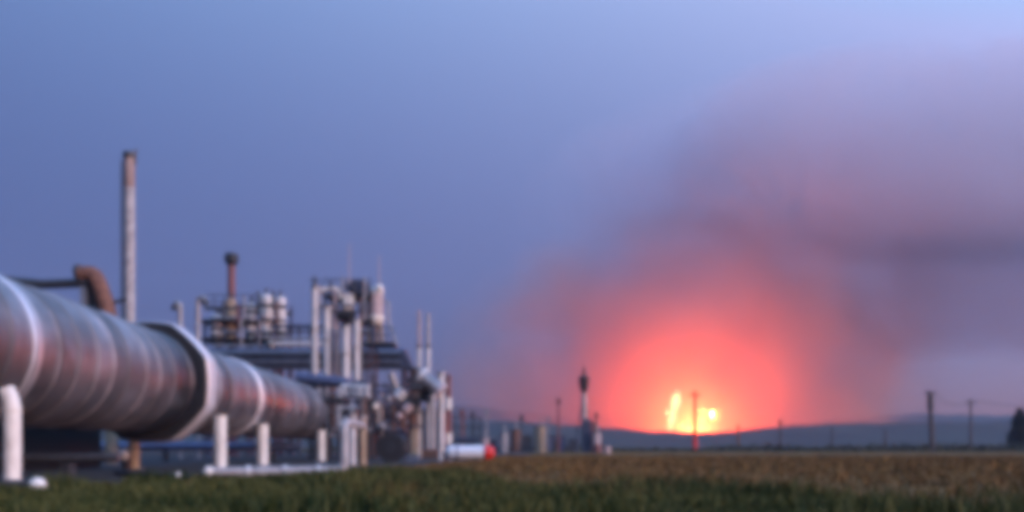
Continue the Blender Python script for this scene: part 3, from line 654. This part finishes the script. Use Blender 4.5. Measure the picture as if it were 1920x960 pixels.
blk('pump_house', 1044, 819, 30, Y+4, 'blue', 'blue grey hut below the thin mast', 'hut', 'navy')
blk('pump_house', 1075, 824, 18, Y+3, 'navy', 'dark blue hut left of the far tower', 'hut')
blk('pump_house', 872, 824, 26, Y-10, 'navy', 'dark hut behind the white tank', 'hut')
MBt = thing('marker_drum', (gx(1120,98),98,0), 'dark red drum at the foot of the far tower', 'drum')
MB().cyl((gx(1120,98),98,0), (gx(1120,98),98,1.0), .5, n=18).build('body', 'redbrown', MBt); MB().torus((gx(1120,98),98,.6), (0,0,1), .5, .04).build('hoop', 'redbrown', MBt)
MBt = thing('marker_drum', (gx(1138,92),92,0), 'pale drum right of the dark red one', 'drum')
MB().cyl((gx(1138,92),92,0), (gx(1138,92),92,.75), .42, n=18).build('body', 'pink', MBt); MB().torus((gx(1138,92),92,.45), (0,0,1), .42, .04).build('hoop', 'pink', MBt)
def mast(px, pyt, wpx, Y, m, label):
    X = gx(px,Y); t = thing('thin_mast', (X,Y,0), label, 'mast', 'thin masts of the far plant')
    MB().cyl((X,Y,0), (X,Y,gz(pyt,Y)), m_(wpx/2,Y), m_(wpx/3,Y), 10).build('shaft', m, t)
    MB().box((X,Y,gz(pyt+8,Y)), (m_(wpx*1.8,Y),.2,m_(10,Y)), bev=.03).build('head', m, t)
mast(1047, 745, 5, 112, 'redbrown', 'thin mast above the blue grey hut')
mast(912, 765, 4, 112, 'grey', 'faint short mast behind the white tank')
mast(978, 776, 4, 114, 'darkgrey', 'short dark mast behind the rusty tank')
mast(1028, 780, 4, 108, 'grey', 'stubby grey mast left of the thin mast by the hut')
mast(1118, 772, 4, 106, 'darkgrey', 'short dark mast just right of the far tower')
mast(886, 770, 4, 100, 'darkgrey', 'short dark mast left of the faint one')
mast(865, 766, 4, 96, 'redbrown', 'short mast nearest the banded pole')
# far tower with funnel head
Y = 105.; X = gx(1095,Y); t = thing('flare_tower', (X,Y,0), 'far flare tower with a dark funnel head and pale shaft', 'tower')
MB().cyl((X,Y,0), (X,Y,gz(733,Y)), m_(5.5,Y), m_(4.5,Y), 16).build('shaft', 'grey', t)
MB().lathe((X,Y,gz(737,Y)), [(m_(4.5,Y),0),(m_(8,Y),.7),(m_(10,Y),1.6),(m_(10,Y),1.95),(m_(5,Y),2.2)], 18).build('funnel_head', 'black', t)
MB().cyl((X,Y,gz(706,Y)), (X,Y,gz(688,Y)), m_(4,Y), m_(2.5,Y), 12).build('tip', 'redbrown', t)
MB().box((X+.3,Y,gz(785,Y)/2), (m_(15,Y),1.2,gz(785,Y)), bev=.08).build('base_housing', 'navy', t)
MB().box((X+1.0,Y+.3,gz(790,Y)/2), (m_(13,Y),1.1,gz(790,Y)), bev=.05).build('side_housing', 'redbrown', t)
for sx in (-1,1): MB().bar((X+sx*1.3,Y+.2,0), (X+sx*.3,Y,gz(760,Y)), .12).build('brace', 'darkgrey', t)

# ------------------------------------------------------------------ poles, tree, scrub on the right
def pole(px, pyt, wpx, Y, label, m='wood', arm=None, lean=0, foot=None, arm_y=8):
    X = gx(px,Y); z = gz(pyt,Y); t = thing('utility_pole', (X,Y,0), label, 'pole', 'poles in the field')
    zf = gz(foot,Y) if foot else 0
    MB().cyl((X-lean*zf/z,Y,zf), (X-lean,Y,z), m_(wpx/2,Y), m_(wpx/2.6,Y), 12).build('shaft', m, t)
    if foot: MB().cyl((X,Y,0), (X-lean*zf/z,Y,zf), m_(wpx/1.7,Y), n=12).build('painted_foot', 'red', t)
    if arm:
        za = gz(pyt+arm_y,Y); ca = MB().bar((X-lean-arm,Y-.1,za), (X-lean+arm,Y-.1,za), .16, .2).build('crossarm', m, t)
        for s in (-.85,.85): MB().lathe((X-lean+arm*s,Y-.1,za+.1), [(.05,0),(.1,.08),(.1,.2),(.04,.3)], 10).build('insulator', 'darkgrey', ca)
    return t
pole(1303, 732, 7, 130, 'pole with a red painted foot standing in front of the fire', 'wood', arm=.9, foot=806, arm_y=10)
t = pole(1748, 733, 9, 120, 'dark utility pole with a thick top right of the fire', 'wood', arm=.75, lean=.35, arm_y=5)
MB().cyl(at(1742,770,120)+Vector((0,-.5,0)), at(1741,742,120)+Vector((0,-.5,0)), .42, n=18).build('transformer', 'darkgrey', t)
pole(1820, 748, 5, 190, 'faint thinner pole between the dark pole and the dark tree', 'wood', arm=1.2)
pole(1384, 796, 6, 200, 'short stub pole right of the flames', 'rust')
pole(1463, 785, 5, 220, 'short pole where the red glow ends', 'wood', arm=1.0)
pole(1660, 806, 5, 210, 'short dark stump pole against the blue hill', 'wood')
pole(1560, 800, 4, 240, 'very faint short pole halfway along the blue hill', 'wood')

def wire(a, b, sag): return [a.lerp(b, k/16)+Vector((0,0,-sag*4*(k/16)*(1-k/16))) for k in range(17)]
t = thing('power_line', (gx(1780,150),150,0), 'two thin wires strung from the dark utility pole past the faint one', 'wires')
for dx in (-.6,.6):
    a, b, c = at(1747,736,120)+Vector((dx-.35,0,.2)), at(1820,751,190)+Vector((dx,0,.2)), Vector((gx(1990,215)+dx,215,gz(752,215)))
    MB().sweep(wire(a,b,1.6)+wire(b,c,1.2)[1:], .04, 6).build('wire', 'darkgrey', t)
def leafy(name, parent, pts_fn, n, size, m, seed, base=None):
    rnd = np.random.default_rng(seed); V = []; Fc = []
    for i in range(n):
        p = pts_fn(rnd); a = rnd.normal(size=3); a /= np.linalg.norm(a); b = np.cross(a, rnd.normal(size=3)); b /= np.linalg.norm(b)
        s = size*rnd.uniform(.5,1.3); k = len(V); V += [p-a*s, p+b*s*.45, p+a*s, p-b*s*.45]; Fc.append((k,k+1,k+2,k+3))
    org = np.array(parent['_o']) if parent else np.zeros(3)
    me = bpy.data.meshes.new(name); me.from_pydata([tuple(v-org) for v in V], [], Fc); me.materials.append(M[m])
    o = bpy.data.objects.new(name, me); COL.objects.link(o)
    if parent: o.parent = parent
    return o
Y = 150.; X = gx(1920,Y); t = thing('conifer_tree', (X,Y,0), 'dark conifer at the right edge of the field', 'tree')
H = gz(766,Y); MB().cyl((X-.4,Y,0), (X-.7,Y,H*.95), .28, .04, 10).build('trunk', 'bark', t)
def cr(r):
    z = r.uniform(.03,1)**1.15; k = (1-z)**.75*1.0+.06; a = r.uniform(0,6.283); q = k*(.35+.65*r.uniform()**.5)*(1+.25*math.sin(3*a+z*17))
    return np.array((X-.6+z*-.2+q*2.6*math.cos(a)+(1-z)*.6, Y+q*2.4*math.sin(a), z*H))
leafy('crown', t, cr, 5200, .30, 'needles', 4)
def sc(r):
    X = r.uniform(-30,175); Yq = r.uniform(118,152); h = (.5 if X < 45 else .95)+.6*max(0,math.sin(X*.21)+.6*math.sin(X*.53+1)); return np.array((X, Yq, abs(r.normal())*.35*h+.05))
o = leafy('scrub', None, sc, 26000, .32, 'scrub', 9); tag(o, 'dark strip of scrub along the far edge of the field', 'scrub', kind='stuff')

# ------------------------------------------------------------------ grass
def blade_mat(name, c0, c1):
    m = bpy.data.materials.new(name); m.use_nodes = True; n = m.node_tree; b = n.nodes['Principled BSDF']
    g = n.nodes.new('ShaderNodeNewGeometry'); no = n.nodes.new('ShaderNodeTexNoise'); no.inputs['Scale'].default_value = .55; no.inputs['Detail'].default_value = 7; no.inputs['Roughness'].default_value = .7
    n.links.new(g.outputs['Position'], no.inputs[0]); ad = n.nodes.new('ShaderNodeMath'); ad.operation = 'MULTIPLY_ADD'
    n.links.new(g.outputs['Random Per Island'], ad.inputs[0]); ad.inputs[1].default_value = .35; n.links.new(no.outputs[0], ad.inputs[2])
    r = n.nodes.new('ShaderNodeValToRGB'); n.links.new(ad.outputs[0], r.inputs[0])
    r.color_ramp.elements[0].position = .52; r.color_ramp.elements[0].color = (*c0,1); r.color_ramp.elements[1].position = .92; r.color_ramp.elements[1].color = (*c1,1)
    n.links.new(r.outputs[0], b.inputs['Base Color']); b.inputs['Roughness'].default_value = .7; b.inputs['Specular IOR Level'].default_value = .2
    return m
M['blade'] = blade_mat('green_blades', (.014,.030,.004), (.125,.118,.032)); M['dry'] = blade_mat('dry_blades', (.09,.048,.014), (.23,.135,.045))
def grass(name, n, yr, keep, h, m, label, seed, wd=.012):
    r = np.random.default_rng(seed)
    Yv = yr[0]+(yr[1]-yr[0])*r.uniform(size=n)**1.0; Xv = r.uniform(-1,1,n)*(Yv*.66+2)
    k = keep(Xv, Yv, r.uniform(size=n)); Xv, Yv = Xv[k], Yv[k]; n = len(Xv)
    cl = .55+.45*np.sin(Xv*1.7+np.sin(Yv*1.3)*2)*np.sin(Yv*1.1+Xv*.6)
    hh = h*(.35+.65*r.uniform(size=n))*(.35+1.1*np.clip(cl,0,1.2)**2); a = r.uniform(0,6.283,n); dx, dy = np.cos(a), np.sin(a)
    wv = wd*(.7+.6*r.uniform(size=n))*np.maximum(1, Yv/14); ln = r.uniform(.05,.5,n)*hh; b = r.uniform(0,6.283,n); lx, ly = np.cos(b)*ln, np.sin(b)*ln
    P = np.zeros((n,5,3))
    P[:,0] = np.c_[Xv-dx*wv, Yv-dy*wv, np.zeros(n)]; P[:,1] = np.c_[Xv+dx*wv, Yv+dy*wv, np.zeros(n)]
    P[:,2] = np.c_[Xv+dx*wv*.75+lx*.35, Yv+dy*wv*.75+ly*.35, hh*.6]; P[:,3] = np.c_[Xv-dx*wv*.75+lx*.35, Yv-dy*wv*.75+ly*.35, hh*.6]
    P[:,4] = np.c_[Xv+lx, Yv+ly, hh]
    i = np.arange(n)*5; loops = np.c_[i,i+1,i+2,i+3, i+3,i+2,i+4].ravel()
    me = bpy.data.meshes.new(name); me.vertices.add(n*5); me.vertices.foreach_set('co', P.ravel())
    me.loops.add(len(loops)); me.loops.foreach_set('vertex_index', loops.astype(np.int32))
    st = np.c_[np.arange(n)*7, np.arange(n)*7+4].ravel(); me.polygons.add(2*n); me.polygons.foreach_set('loop_start', st.astype(np.int32))
    me.update(calc_edges=True); me.validate(); me.materials.append(M[m])
    o = bpy.data.objects.new(name, me); COL.objects.link(o); return tag(o, label, 'grass', kind='stuff')
def yard_edge(X, Y): return np.interp(Y, [12.6,12.9,19,26,44], [-99,-7.9,-6.3,-4.4,-1.5])
def k_green(X, Y, u):
    e = Y+2.2*X+8*np.sin(X*.7)*np.sin(Y*.35+1)+5*np.sin(X*1.9+Y*.4)
    return ((X > yard_edge(X,Y)+.25*np.sin(Y*3)) | (Y < 12.5)) & ((e < 10+11*u) | (Y < 8.3+4*u+1.6*np.sin(X*1.1)+1.2*np.sin(X*.37+2)))
def k_dry(X, Y, u):
    e = Y+2.2*X+8*np.sin(X*.7)*np.sin(Y*.35+1)+5*np.sin(X*1.9+Y*.4)
    return ((X > yard_edge(X,Y)+.3*u) | (Y < 12.5)) & (e > 12-12*u) & (u < np.interp(Y,[6,14,60],[.45,.8,1]))
grass('grass', 120000, (6.5,24), k_green, .25, 'blade', 'green grass in the foreground', 1)
grass('dry_grass', 90000, (8,62), k_dry, .16, 'dry', 'dry brown stubble across the field on the right', 2, .014)

for o in list(bpy.data.objects):
    if '_o' in o: del o['_o']
